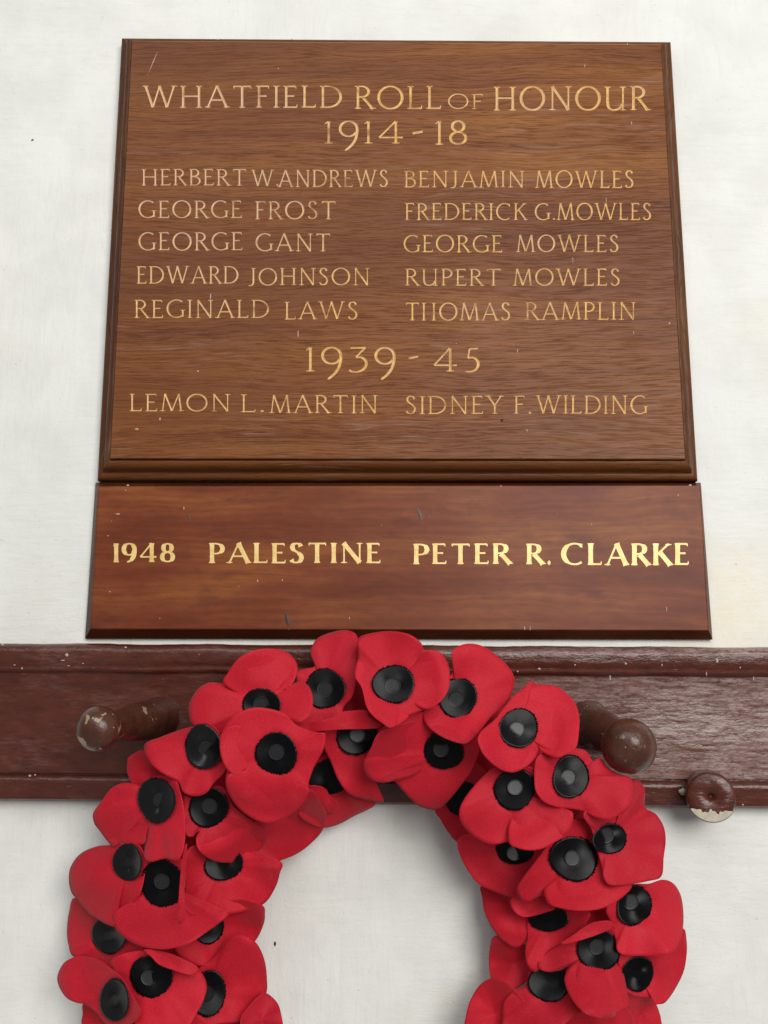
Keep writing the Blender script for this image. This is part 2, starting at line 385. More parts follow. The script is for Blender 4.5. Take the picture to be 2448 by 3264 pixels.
G = {
 'A': (.86, stem(.43, 1, .05, 0, TN, False) + stem(.42, 1, .82, 0, TK, False) + bar(.19, .34, .66, .34)),
 'B': (.60, stem(.1, 1, .1, 0) + bowl(.1, 1, .53, .50) + bowl(.1, .56, 0, .58)),
 'C': (.86, curve(arc(.50, .5, .46, .48, 52, 308), ends=(1.2, 1)) + [([(.79, .97), (.785, .80)], [.012, .035])]),
 'D': (.84, stem(.1, 1, .1, 0) + bowl(.1, 1, 0, .82)),
 'E': (.54, stem(.1, 1, .1, 0) + bar(.1, .965, .48, .965, .11) + bar(.1, .53, .42, .53) + bar(.1, .035, .52, .035, -.13)),
 'F': (.50, stem(.1, 1, .1, 0) + bar(.1, .965, .48, .965, .12) + bar(.1, .52, .41, .52)),
 'G': (.88, curve(arc(.50, .5, .46, .48, 52, 312), ends=(1.2, 1)) + stem(.82, .44, .82, .06, TK, True, False)),
 'H': (.84, stem(.1, 1, .1, 0) + stem(.74, 1, .74, 0) + bar(.1, .52, .74, .52)),
 '|': (.74, stem(.06, 1, .06, 0) + stem(.62, 1, .62, 0)),
 'I': (.20, stem(.1, 1, .1, 0)),
 'J': (.34, stem(.24, 1, .24, .3, TK, True, False) + curve(smooth([(.24, .32), (.235, .15), (.19, .03), (.08, -.03), (-.03, -.02)]), ends=(1, .6))),
 'K': (.70, stem(.1, 1, .1, 0) + stem(.62, .98, .12, .46, TN, True, False) + stem(.26, .60, .70, 0, TK, False)),
 'L': (.54, stem(.1, 1, .1, 0) + bar(.1, .035, .52, .035, -.13)),
 'M': (1.0, stem(.17, .99, .06, 0, TN, False) + stem(.17, 1, .50, .03, TK, False, False) + stem(.51, .03, .83, 1, TN, False, False) + stem(.83, 1, .94, 0, TK, False)),
 'N': (.86, stem(.12, 1, .12, 0, TN, False) + stem(.10, 1, .76, .02, TK, False, False) + stem(.76, 1, .76, .0, TN, True, False)),
 'O': (.98, curve(arc(.49, .5, .46, .48, 84, 276)) + curve(arc(.49, .5, .46, .48, 96, -96))),
 'P': (.56, stem(.1, 1, .1, 0) + bowl(.1, 1, .44, .53)),
 'R': (.68, stem(.1, 1, .1, 0) + bowl(.1, 1, .49, .52) + stem(.30, .50, .68, 0, TK, False)),
 'S': (.52, curve(smooth(S_PTS), ends=(1.1, 1.1))),
 'T': (.76, stem(.38, 1, .38, 0, TK, False) + bar(.38, .965, .04, .965, .11) + bar(.37, .965, .72, .965, .11)),
 'U': (.84, stem(.1, 1, .1, .36, TK, True, False) + curve(smooth([(.1, .38), (.12, .20), (.20, .07), (.36, .025), (.52, .06), (.64, .16), (.70, .30)])) + stem(.72, 1, .72, 0, TN, True, True)),
 'W': (1.28, stem(.06, 1, .36, .02, TK, True, False) + stem(.36, .02, .64, 1, TN, False, False) + stem(.62, 1, .93, .02, TK, False, False) + stem(.93, .02, 1.22, 1, TN, False, True)),
 'Y': (.76, stem(.04, 1, .38, .47, TK, True, False) + stem(.38, .47, .70, 1, TN, False, True) + stem(.38, .50, .38, 0, TK, False, True)),
 '1': (.24, stem(.13, 1, .13, 0, TK, False) + [([(.0, .87), (.13, .98)], [.015, .04])]),
 '9': (.62, curve(arc(.32, .64, .27, .33, 0, 180)) + curve(arc(.32, .64, .27, .33, 175, 330)) + curve(smooth([(.59, .66), (.585, .42), (.52, .12), (.38, -.14), (.20, -.33)], 3), ends=(1, .35))),
 'n': (.60, curve(arc(.30, .68, .25, .30, 0, 180)) + curve(arc(.30, .68, .25, .30, 175, 340)) + curve(smooth([(.55, .70), (.545, .48), (.48, .24), (.36, .08), (.20, .0)], 3), ends=(1, .5))),
 '4': (.80, stem(.56, 1, .03, .27, TN, False, False) + bar(.03, .27, .78, .27) + stem(.56, 1, .56, 0, TK, False)),
 '8': (.60, curve(arc(.30, .755, .19, .215, 85, 275)) + curve(arc(.30, .755, .19, .215, 95, -95)) + curve(arc(.30, .27, .25, .245, 85, 275)) + curve(arc(.30, .27, .25, .245, 95, -95))),
 '3': (.56, bar(.06, .95, .50, .965, 0) + stem(.50, .97, .22, .58, TN, False, False) + curve(smooth([(.22, .57), (.36, .58), (.49, .47), (.53, .30), (.46, .10), (.28, -.02), (.10, -.01), (.02, .06)]), ends=(1, .6))),
 '5': (.52, bar(.20, .96, .48, .975, 0) + stem(.20, .97, .15, .56, TN, False, False) + curve(smooth([(.15, .57), (.30, .60), (.44, .50), (.49, .32), (.42, .11), (.24, .0), (.06, .02)]), ends=(1, .6))),
 '.': (.14, [([(.0, .065), (.065, .065), (.13, .065)], [.03, .068, .03])]),
 '-': (.50, [([(.0, .44), (.5, .52)], [.055, .05])]),
}
def place_words(words):
    """-> list of letters, each a list of (pts in photo px, half widths px)"""
    out = []
    for text, x0, x1, yt, yb, *rest in words:
        tk = rest[0] if rest else 1.0
        gap = .20; tot = sum(G[c][0] for c in text) + gap * (len(text) - 1) - (.10 if len(text) > 1 else 0)
        Hh = yb - yt
        if text == '-': Hh = 70
        sx = (x1 - x0) / tot; x = -.05 if len(text) > 1 else 0
        for ch in text:
            L = []
            jit = random.uniform(-.012, .012)
            for pts, ws in G[ch][1]:
                L.append(([(x0 + (x + px_) * sx, yb - (py_ + jit) * Hh) for px_, py_ in pts], [q * Hh * tk * (1.6 if (tk > 1 and q > .050) else 1) for q in ws]))
            out.append(L); x += G[ch][0] + gap
    return out
WORDS = [
 ('WHATFIELD', 463, 1084, 272, 343), ('ROLL', 1137, 1401, 273, 347), ('OF', 1432, 1535, 299, 347), ('HONOUR', 1580, 2061, 275, 352),
 ('1914', 1040, 1281, 385, 457), ('-', 1315, 1348, 385, 455), ('18', 1393, 1485, 384, 461),
 ('HERBERT', 456, 782, 538, 591), ('W.', 806, 886, 540, 593), ('ANDREWS', 891, 1234, 541, 596),
 ('BENJAMIN', 1293, 1667, 544, 597), ('MOWLES', 1711, 2017, 543, 599),
 ('GEORGE', 445, 767, 639, 695), ('FROST', 818, 1067, 641, 699),
 ('FREDERICK', 1295, 1674, 647, 701), ('G.', 1708, 1767, 647, 701), ('MOWLES', 1780, 2073, 646, 701),
 ('GEORGE', 445, 769, 740, 798), ('GANT', 818, 1050, 744, 801),
 ('GEORGE', 1290, 1597, 749, 804), ('MOWLES', 1651, 1969, 748, 803),
 ('EDWARD', 440, 756, 848, 904), ('JOHNSON', 797, 1174, 854, 909),
 ('RUPERT', 1296, 1593, 856, 910), ('MOWLES', 1641, 1973, 855, 910),
 ('REGINALD', 433, 853, 955, 1013), ('LAWS', 912, 1137, 961, 1018),
 ('T|OMAS', 1296, 1624, 964, 1021), ('RAMPLIN', 1679, 2022, 962, 1019),
 ('1939', 981, 1254, 1106, 1184), ('-', 1303, 1333, 1108, 1172), ('45', 1386, 1523, 1108, 1184),
 ('LEMON', 418, 729, 1255, 1311), ('L.', 773, 838, 1257, 1314), ('MARTIN', 865, 1199, 1259, 1317),
 ('SIDNEY', 1296, 1599, 1261, 1319), ('F.', 1643, 1691, 1261, 1319), ('WILDING', 1714, 2059, 1260, 1319)]
LET = place_words([w_ + ((.93 if w_[4] - w_[3] > 66 else .82),) for w_ in WORDS])

def normals(pts):
    ns = []
    for i in range(len(pts)):
        a = pts[max(0, i - 1)]; b = pts[min(len(pts) - 1, i + 1)]
        dx, dy = b[0] - a[0], b[1] - a[1]; L = math.hypot(dx, dy) or 1
        ns.append((-dy / L, dx / L))
    return ns
KPX = (DIST - H2) / FPX
def v_cutter(pts, ws):
    vs = []; top = .0004
    for (x, y), (nx, ny), w_ in zip(pts, normals(pts), ws):
        dep = w_ * KPX * .80; k = (dep + top) / dep; ww = w_ * k
        vs += [P(x + nx * ww, y + ny * ww, H2) + Vector((0, -top, 0)), P(x - nx * ww, y - ny * ww, H2) + Vector((0, -top, 0)), P(x, y, H2) + Vector((0, dep, 0))]
    n = len(pts)
    f = [tuple(range(3))[::-1], tuple(range(3 * n - 3, 3 * n))]
    for i in range(n - 1):
        for j in range(3):
            a = 3 * i + j; b = 3 * i + (j + 1) % 3
            f.append((a, b, b + 3)); f.append((a, b + 3, a + 3))
    return vs, f
fc = inset_corners(.01424, H2)
bc = inset_corners(.01424, .001)
ed = inset_corners(.01475, H2); el = inset_corners(.01424, H2 - .0005)
pv = ed + el + bc
pf = [(0, 1, 2, 3), (11, 10, 9, 8)]
for i in range(4):
    j = (i + 1) % 4
    pf += [(i, 4 + i, 4 + j, j), (4 + i, 8 + i, 8 + j, 4 + j)]
tmp = obj('tmp_panel', pv, pf, OAK)
layers = {}
for li, L in enumerate(LET):
    for si, (pts, ws) in enumerate(L):
        layers.setdefault((si, li % 2), []).append((pts, ws))
tools = []
for key in sorted(layers):
    vs, f = [], []
    for pts, ws in layers[key]:
        a, b = v_cutter(pts, ws); o_ = len(vs); vs += a; f += [tuple(i + o_ for i in q) for q in b]
    t = obj('tmp_cut', vs, f, OAK); tools.append(t)
    md = tmp.modifiers.new('b', 'BOOLEAN'); md.operation = 'DIFFERENCE'; md.solver = 'MANIFOLD'; md.object = t
dg = bpy.context.evaluated_depsgraph_get()
me = bpy.data.meshes.new_from_object(tmp.evaluated_get(dg))
for t in tools + [tmp]:
    m_ = t.data; bpy.data.objects.remove(t); bpy.data.meshes.remove(m_)
co = [v.co.copy() for v in me.vertices]
polys = [tuple(p.vertices) for p in me.polygons]
boxes = []
for L in LET:
    q = [P(x, y, H2) for pts, ws in L for x, y in pts]
    boxes.append((min(a.x for a in q), max(a.x for a in q), min(a.z for a in q), max(a.z for a in q), sum(a.x for a in q) / len(q)))
wood, cuts = [], {}
for p in polys:
    c = sum((co[i] for i in p), Vector()) / len(p)
    if all(-co[i].y > H2 - 1e-6 for i in p) or c.y > -(H2 - .0028) or min(abs(c.x - e) for e in (fc[0].x, fc[1].x, fc[2].x, fc[3].x)) < .0012 or c.z > fc[0].z - .002 or c.z < fc[3].z + .002:
        wood.append(p); continue
    best, bd = 0, 1e9
    for i, b in enumerate(boxes):
        d = max(b[0] - c.x, c.x - b[1], 0) + max(b[2] - c.z, c.z - b[3], 0)
        d += abs(c.x - b[4]) * .001
        if d < bd: best, bd = i, d
    cuts.setdefault(best, []).append(p)
def sub(name, ps, mat, parent, flip=False):
    ids = sorted({i for p in ps for i in p}); mp = {a: k for k, a in enumerate(ids)}
    off = OFF[parent.name]; m2 = bpy.data.meshes.new(name)
    m2.from_pydata([tuple(co[i] - off) for i in ids], [], [tuple(mp[i] for i in p) for p in ps]); m2.materials.append(mat)
    o = bpy.data.objects.new(name, m2); C.objects.link(o); o.parent = parent; OFF[o.name] = off; return o
panel = sub('panel', wood, OAK, board)
print('wood faces', len(wood), 'letters', len(cuts), 'cut faces', sum(len(c) for c in cuts.values()), 'of letters', len(LET))
for i in sorted(cuts): sub('letter', cuts[i], GOLD_CUT, panel)

def flecks(pts, d, parent, host_seed):
    vs, f = [], []
    for i, (x, y, rx, ry) in enumerate(pts):
        a, b = blob(x, y, d, rx, ry, .00025, host_seed + i, 8); o_ = len(vs); vs += a; f += [tuple(k + o_ for k in q) for q in b]
    o = obj('paint_flecks', vs, f, FLECK, parent, kind='stuff')
rf = random.Random(5)
fl = [(887, 218, 2, 3), (1864, 210, 2, 6), (470, 238, 2, 2), (693, 125, 4, 3), (930, 124, 3, 3), (950, 1063, 2, 14), (671, 944, 2, 13), (2000, 140, 2, 5), (1826, 830, 1.6, 16), (1650, 1118, 2, 7), (1680, 1372, 2, 6), (631, 1183, 3, 4), (436, 1367, 6, 3), (510, 1335, 3, 5), (2020, 1060, 2, 5), (2013, 392, 2, 8), (1932, 636, 1.5, 9), (2134, 1030, 3, 4)]
fl += [(rf.uniform(420, 2080), rf.uniform(160, 1420), rf.uniform(1, 1.8), rf.uniform(1.5, 3)) for _ in range(3)]
flecks(fl, H2 + .0001, board, 3)
# long scratch, top left
def sliver(x0, y0, x1, y1, wd, d):
    a, b = P(x0, y0, d), P(x1, y1, d); n_ = Vector((b.z - a.z, 0, a.x - b.x)).normalized() * wd
    m_ = (a + b) / 2
    return [a, m_ + n_, b, m_ - n_, m_ + Vector((0, -.0002, 0))], [(0, 1, 4), (1, 2, 4), (2, 3, 4), (3, 0, 4)]
v, f = sliver(504, 160, 472, 236, .0004, H2 + .0001); obj('scratch', v, f, FLECK, board)
v, f = blob(1600, 1340, H2 + .0001, 6, 5); obj('nail_hole', v, f, DARK, board)

# ------------------------------------------------------------------ lower board
T2 = .013
ltl, ltr, lbr, lbl = P(308, 1541, .001), P(2230, 1541, .001), P(2267, 2039, .001), P(275, 2036, .001)
lower = root('lower_memorial_board', 'red-brown stained board with the bright gold 1948 Palestine line, under the oak names board', 'memorial board', ((lbl + lbr) / 2)[:])
ftl, ftr, fbr, fbl = P(314, 1551, T2), P(2233, 1548, T2), P(2259, 2008, T2), P(289, 2003, T2)
def at_d(v, d): return Vector((v.x, -d, v.z))
def lerp(a, b, t): return a * (1 - t) + b * t
rings_ = []
back = [ltl, ltr, lbr, lbl]; front = [ftl, ftr, fbr, fbl]
rings_.append([at_d(q, .0005) for q in back]); rings_.append([at_d(q, .004) for q in back])
rings_.append([lerp(at_d(b_, .004), f_, .93) for b_, f_ in zip(back, front)])
cen = sum(front, Vector()) / 4
rings_.append([f_ + (cen - f_).normalized() * .0008 for f_ in front])
vs = [q for r_ in rings_ for q in r_]
f = grid_faces(4, 4, True) + [(0, 1, 2, 3), (12, 13, 14, 15)]
lb = obj('board', vs, f, PINE, lower)
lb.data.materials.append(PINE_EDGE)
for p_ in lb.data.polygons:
    if p_.index < 8: p_.material_index = 1  # shade on the bevels painted in as a darker edge colour
WORDS2 = [('1n48', 365, 551, 1732, 1792, 1.04), ('PALESTINE', 672, 1208, 1731, 1795, 1.02), ('PETER', 1323, 1622, 1733, 1798, 1.02), ('R.', 1683, 1752, 1733, 1798, 1.02), ('CLARKE', 1797, 2190, 1732, 1801, 1.04)]
for L in place_words([w_[:5] + (w_[5] * 1.12,) for w_ in WORDS2]):
    vs, f = [], []
    for si, (pts, ws) in enumerate(L):
        hh = .00012 + si * .00003; o_ = len(vs)
        for (x, y), (nx, ny), w_ in zip(pts, normals(pts), ws):
            a, b = P(x + nx * w_, y + ny * w_, T2), P(x - nx * w_, y - ny * w_, T2)
            vs += [a + Vector((0, .0003, 0)), a + Vector((0, -hh, 0)), b + Vector((0, -hh, 0)), b + Vector((0, .0003, 0))]
        n = len(pts)
        f.append(tuple(o_ + i for i in range(4))); f.append(tuple(o_ + 4 * n - 4 + i for i in range(4)))
        f += [tuple(o_ + i for i in q) for q in grid_faces(n, 4, True)]
    obj('letter', vs, f, GOLD_FLAT, lb)
fl = [(586, 1620, 2, 5), (375, 1638, 7, 2.5), (408, 1547, 5, 3), (400, 1562, 2.5, 2), (344, 1708, 2, 2), (821, 1851, 2, 5), (900, 1849, 2, 4), (350, 1886, 3, 2.5), (761, 1869, 2, 2), (1672, 2003, 2, 6), (1690, 2002, 1.5, 8), (2125, 1942, 1.5, 9), (1886, 1672, 1.5, 5), (2200, 1546, 5, 3), (1597, 1549, 4, 2), (2162, 1578, 2, 4), (2166, 2026, 3, 5), (509, 1971, 1.5, 3), (1114, 1970, 1.5, 4)]
fl += [(rf.uniform(330, 2220), rf.uniform(1570, 1990), rf.uniform(1, 1.6), rf.uniform(1.2, 2.4)) for _ in range(3)]
flecks(fl[:16] + fl[17:], T2 + .0001, lower, 40)
def knot(px, py, rx, ry, ang):
    s = []
    c = P(px, py, T2 + .00006); k = KPX; n = 24; vs = [c + Vector((0, -.00004, 0))]
    for i in range(n):
        a = 2 * math.pi * i / n; q = random.uniform(.75, 1.1)
        x, z = math.cos(a) * rx * q, math.sin(a) * ry * q
        vs.append(c + Vector(((x * math.cos(ang) - z * math.sin(ang)) * k, .0001, (x * math.sin(ang) + z * math.cos(ang)) * k)))
    return vs, [(0, 1 + i, 1 + (i + 1) % n) for i in range(n)]
KN = simple('dark_knot_wood', (.042, .014, .010), .4, .35, 400)
for a in ((1338, 1640, 7, 40, .35), (915, 1975, 10, 36, .25), (1362, 1640, 3, 22, .5), (603, 1650, 3, 30, .4)):
    v, f = knot(*a); obj('wood_knot', v, f, KN, lower)

# ------------------------------------------------------------------ peg rail
X0, X1 = -300, 2800
def rail_pt(x, t, d):
    """t: 0 top .. 1 bottom of rail (as seen at 15 mm depth)"""
    yt = 2049 + (x / 2448) * 13; yb = 2553 + (x / 2448) * 25
    q = P(x, yt + (yb - yt) * t, .015); return Vector((q.x, -d, q.z))
rprof = [(0, .5), (0, 9), (.004, 12.5), (.015, 15.5), (.03, 17.4), (.045, 18.2), (.06, 18.4), (.10, 17.8), (.128, 17.2), (.136, 16.2), (.146, 16.0), (.152, 17.0), (.160, 17.6), (.170, 17.2), (.180, 15.8), (.188, 14.2), (.200, 13.4),
         (.50, 13.6), (.812, 13.6), (.822, 13.2), (.826, 11.0), (.834, 11.0), (.838, 14.2), (.848, 15.8), (.865, 16.8), (.885, 16.6), (.915, 15.4), (.955, 15.2), (.985, 14.4), (1.0, 12.0), (1.0, .5)]
c0 = rail_pt(1224, 1, 0)
rail = root('peg_rail', 'maroon painted moulded coat peg rail with turned knobs, running behind the poppy wreath', 'peg rail', (c0.x, 0, c0.z))
NX = 120; vs = []
rr = random.Random(3)
wav = [rr.uniform(-1, 1) for _ in range(NX + 4)]
for i in range(NX + 1):
    x = X0 + (X1 - X0) * i / NX
    for t, d in rprof:
        wob = .00025 * wav[i] * (1 if d > 10 else 0) + .0004 * math.sin(x * .011 + t * 3)
        vs.append(rail_pt(x, t + (.0025 * math.sin(x * .017) + .0015 * wav[i]) * (1 if t < .2 else 0), d * MM + wob))
m = len(rprof); f = grid_faces(NX + 1, m)
f += [tuple(range(m)), tuple(range(NX * m, NX * m + m))]
for i in range(NX): f.append((i * m, (i + 1) * m, (i + 1) * m + m - 1, i * m + m - 1))
ro = obj('rail', vs, f, STUBM, rail, True, angle=40)
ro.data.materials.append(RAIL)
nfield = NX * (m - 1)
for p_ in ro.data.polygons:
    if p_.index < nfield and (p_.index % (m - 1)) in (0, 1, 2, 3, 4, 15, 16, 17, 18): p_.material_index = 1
def peg(bpx, tpx, tip_d, kr, sr, name='peg'):
    b = P(*bpx, .0125); t = P(*tpx, tip_d); ax = t - b; L = ax.length
    pr = [(0, sr * 1.12), (.003, sr * 1.18), (.006, sr * 1.1), (L * .25, sr * 1.05), (L * .45, sr * 1.0), (L * .62, sr * .84), (L * .74, sr * .64)]
    a0 = math.acos(sr * .62 / kr)
    shaft = lathe(b, ax, pr + [(L - kr * math.sin(a0) * .9, sr * .55)])
    o = obj(name, *shaft, KNOB, rail, True, angle=50)
    kp = [(L - kr * math.sin(a0), sr * .60)]
    for i in range(1, 17):
        a = -a0 + (a0 + math.pi / 2 - .02) * i / 16
        kp.append((L + kr * math.sin(a) * .93, kr * math.cos(a)))
    obj('knob', *lathe(b, ax, kp, 48), KNOB, o, True)
peg((512, 2287), (314, 2322), .112, .0148, .0135)
peg((1872, 2303), (2004, 2378), .094, .0188, .0150)
# broken-off peg stub at the lower right
b = P(2250, 2522, .002); t = P(2267, 2541, .040); ax = t - b; L = ax.length; r_ = 74 * (DIST - .04) / FPX
st = obj('broken_peg', *lathe(b, ax, [(0, r_ * .98), (L * .5, r_ * 1.0), (L - .004, r_), (L - .0015, r_ * .97), (L - .0003, r_ * .9), (L, r_ * .55), (L - .0004, r_ * .2), (L - .002, r_ * .13), (L - .0035, r_ * .06)], 48), STUBM, rail, True, angle=50)
# chipped filler round its lower lip
cv = []; axn = ax.normalized(); u = axn.cross(Vector((0, 0, 1))).normalized(); v_ = axn.cross(u)
seg = 70; inner = []; rr = random.Random(11)
for lay in range(4):
    for i in range(seg):
        a = R(208 + 120 * i / (seg - 1)); e = math.sin(math.pi * i / (seg - 1)) ** .6
        dirv = Vector((math.cos(a), 0, math.sin(a)))
        rad = [1.015, 1.03, .965, 1 - .44 * e * (1 + .16 * math.sin(i * .23) + .10 * math.sin(i * .61 + 1) + rr.uniform(-.03, .03))][lay] * r_
        dep = [L - .014, L - .001, L + .0010, L + .0006][lay]
        p_ = b + axn * dep + (u * dirv.dot(u) + v_ * dirv.dot(v_)).normalized() * rad
        cv.append(p_)
obj('chipped_filler', cv, grid_faces(4, seg), CREAM, st, True, angle=40)
v, f = blob(2176, 2523, .0185, 12, 11, .0035, 4, 18); obj('plaster_lump', v, f, CREAM, rail, True)
pf_ = [(213, 2087, 6, 6), (95, 2473, 5, 4), (112, 2470, 3, 3), (400, 2063, 4, 3), (634, 2086, 3, 3), (344, 2617, 2, 2), (1833, 2120, 3, 3), (1995, 2115, 4, 4), (2286, 2105, 4, 7), (2252, 2148, 2, 7), (2402, 2163, 2, 7), (1945, 2160, 2, 8), (2110, 2120, 2, 4), (2360, 2128, 3, 3), (1650, 2140, 3, 3), (1720, 2132, 5, 4), (2368, 2565, 3, 3), (2110, 2265, 3, 2), (200, 2105, 8, 2), (218, 2122, 4, 2), (70, 2130, 3, 3), (46, 2120, 5, 2), (8, 2054, 5, 4), (265, 2115, 3, 2)]
pf_ += [(rf.uniform(20, 2430), rf.uniform(2075, 2130), rf.uniform(1, 2.5), rf.uniform(1, 2)) for _ in range(1)]
flecks(pf_, .0186, rail, 90)

# ------------------------------------------------------------------ poppy wreath
CR = {'A': (0, 2000, 1.8433), 'C': (500, 1980, 2.07375), 'D': (1100, 1980, 2.07375), 'E': (150, 2500, 2.07375), 'F': (1400, 2400, 1.9564),
      'G': (700, 2300, 2.765), 'H': (1300, 2400, 2.765), 'I': (250, 2400, 2.765), 'J': (150, 2800, 2.07375), 'K': (1450, 2800, 2.07375)}
# wreath centre and the middle line of its tube, in photo pixels
WCX, WCY, WR = 1212, 2945, 655
def tube_drop(x, y):
    d = math.hypot(x - WCX, (y - WCY) * .97) - WR
    return -30 * min(1.6, (d / 330.0) ** 2)
def tcv(c, p):
    o = CR[c]; return (o[0] + p[0] / o[2], o[1] + p[1] / o[2])
def closed_spline(pts, n):
    N = len(pts); out = []
    seglen = [math.hypot(pts[i][0] - pts[(i + 1) % N][0], pts[i][1] - pts[(i + 1) % N][1]) for i in range(N)]
    tot = sum(seglen)
    for i in range(N):
        p0, p1, p2, p3 = pts[i - 1], pts[i], pts[(i + 1) % N], pts[(i + 2) % N]
        k = max(2, round(n * seglen[i] / tot))
        for j in range(k):
            t = j / k
            out.append(tuple(.5 * (2 * p1[a] + (p2[a] - p0[a]) * t + (2 * p0[a] - 5 * p1[a] + 4 * p2[a] - p3[a]) * t * t + (3 * p1[a] - p0[a] - 3 * p2[a] + p3[a]) * t ** 3) for a in (0, 1)))
    return out
wc = P(WCX, WCY, 0)
wreath = root('poppy_wreath', 'wreath of red fabric poppies with black centres hanging from the peg rail', 'wreath', (wc.x, 0, wc.z - .2))

def sheet(outline, cen, depth, rd, seed, amp=6.2, tilt=(0, 0), rings=16, curl=3.0, own=None):
    """petal sheet as a relief over its outline (photo px), depth in mm"""
    rnd = random.Random(seed); ph = [rnd.uniform(0, 6.28) for _ in range(4)]
    out = closed_spline(outline, 110); n = len(out)
    start = cen
    if own:                         # a lobe: fan from its own middle, height from the flower it belongs to
        start = (sum(q[0] for q in out) / n, sum(q[1] for q in out) / n)
    rad = [math.hypot(x - cen[0], y - cen[1]) for x, y in out]; rm = own or sum(rad) / n
    # local mean radius: lobes come forward, notches fold back
    vs = []
    def height(x, y, t, i):
        a = math.atan2(y - cen[1], x - cen[0]); rho = math.hypot(x - cen[0], y - cen[1])
        g = max(0, (rho - rd * .75) / (rm * .8)); g2 = min(1.3, g)
        loc = sum(rad[(i + k) % n] for k in range(-12, 13)) / 25
        lobe = max(-1.2, min(.5, (rad[i] - loc) / (loc * .14))) if rd > 1 else 0
        am = amp * min(1.15, rm / 105.0)
        h = -2.4 * (1 - min(1, rho / (rd * 1.1 + 1e-6)) ** 2) if rd > 1 else 0
        tri = lambda q: 2 / math.pi * math.asin(math.sin(q))
        h += g2 * am * (.80 * math.sin(2 * a + ph[0]) + .30 * tri(2 * a + ph[1]) + .22 * math.sin(3 * a + ph[2]))
        h += am * .5 * math.sin((x * math.cos(ph[3]) + y * math.sin(ph[3])) / 38.0) * min(1, g)
        h += g2 * lobe * am * .75 if not own else 0
        if own: h += -1.6 + 4.2 * min(1, max(0, (g - .25) / .6)) + (0 if g > .1 else -2)
        h += am * .55 * g2 - curl * max(0, g2 - .55) ** 2 * 4 * math.sin(a + ph[2]) * .5
        return h + (x - cen[0]) * tilt[0] + (y - cen[1]) * tilt[1] + depth + tube_drop(x, y)
    c = start; vs.append(P(c[0], c[1], height(c[0], c[1], 0, 0) * MM))
    for r in range(1, rings + 1):
        t = r / rings
        for i, (x, y) in enumerate(out):
            X, Y = c[0] + (x - c[0]) * t, c[1] + (y - c[1]) * t
            vs.append(P(X, Y, max(2.0, height(X, Y, t, i)) * MM))
    f = [(0, 1 + i, 1 + (i + 1) % n) for i in range(n)]
    for r in range(rings - 1):
        for i in range(n):
            a = 1 + r * n + i; b = 1 + r * n + (i + 1) % n
            f.append((a, a + n, b + n, b))
    return vs, f
def solid(o, th):
    md = o.modifiers.new('thickness', 'SOLIDIFY'); md.thickness = th; md.offset = 0
def centre(cen, depth, ra, rb, seed, tilt=(0, 0), cup=1.0, dark=False):
    """black ribbed rosette: ring of fine pleats with a serrated rim"""
    rnd = random.Random(seed * 3 + 1); n = 92; rings = 9; vs = []; ph = rnd.uniform(0, 6.28); ph2 = rnd.uniform(0, 6.28)
    base = tube_drop(*cen)
    for r in range(rings + 1):
        t = .04 + .96 * r / rings
        for k in range(n):
            a = 2 * math.pi * k / n
            ser = 1 + (.020 if k % 2 else -.020) * (1 if r == rings else 0) + .035 * math.sin(2 * a + ph) * t + .025 * math.sin(3 * a + ph2) * t + (rnd.uniform(-.03, .03) if r == rings else 0)
            X = cen[0] + math.cos(a) * ra * t * ser; Y = cen[1] + math.sin(a) * rb * t * ser
            h = depth - .6 + cup * 1.7 * t ** 2 + (.32 if k % 2 else -.32) * (1 if t > .35 else 0) + (.7 * math.sin(2 * a + ph) + .6 * math.sin(3 * a + ph2)) * t * t
            h += (X - cen[0]) * tilt[0] + (Y - cen[1]) * tilt[1] + base + (tube_drop(X, Y) - base)
            vs.append(P(X, Y, h * MM))
    f = grid_faces(rings + 1, n, True); f.append(tuple(range(n)))
    return vs, f
def button(cen, depth, r, tilt=(0, 0)):
    n = 40; vs = []; base = tube_drop(*cen)
    for t, h in ((1.0, 0), (1.0, 1.5), (.93, 2.0), (.84, 1.9), (.8, 1.55), (.4, 1.45), (.02, 1.5)):
        for k in range(n):
            a = 2 * math.pi * k / n; X = cen[0] + math.cos(a) * r * t; Y = cen[1] + math.sin(a) * r * t
            vs.append(P(X, Y, (depth - .8 + h * .8 + (X - cen[0]) * tilt[0] + (Y - cen[1]) * tilt[1] + base) * MM))
    f = grid_faces(7, n, True) + [tuple(range(n)), tuple(range(6 * n, 7 * n))]
    return vs, f
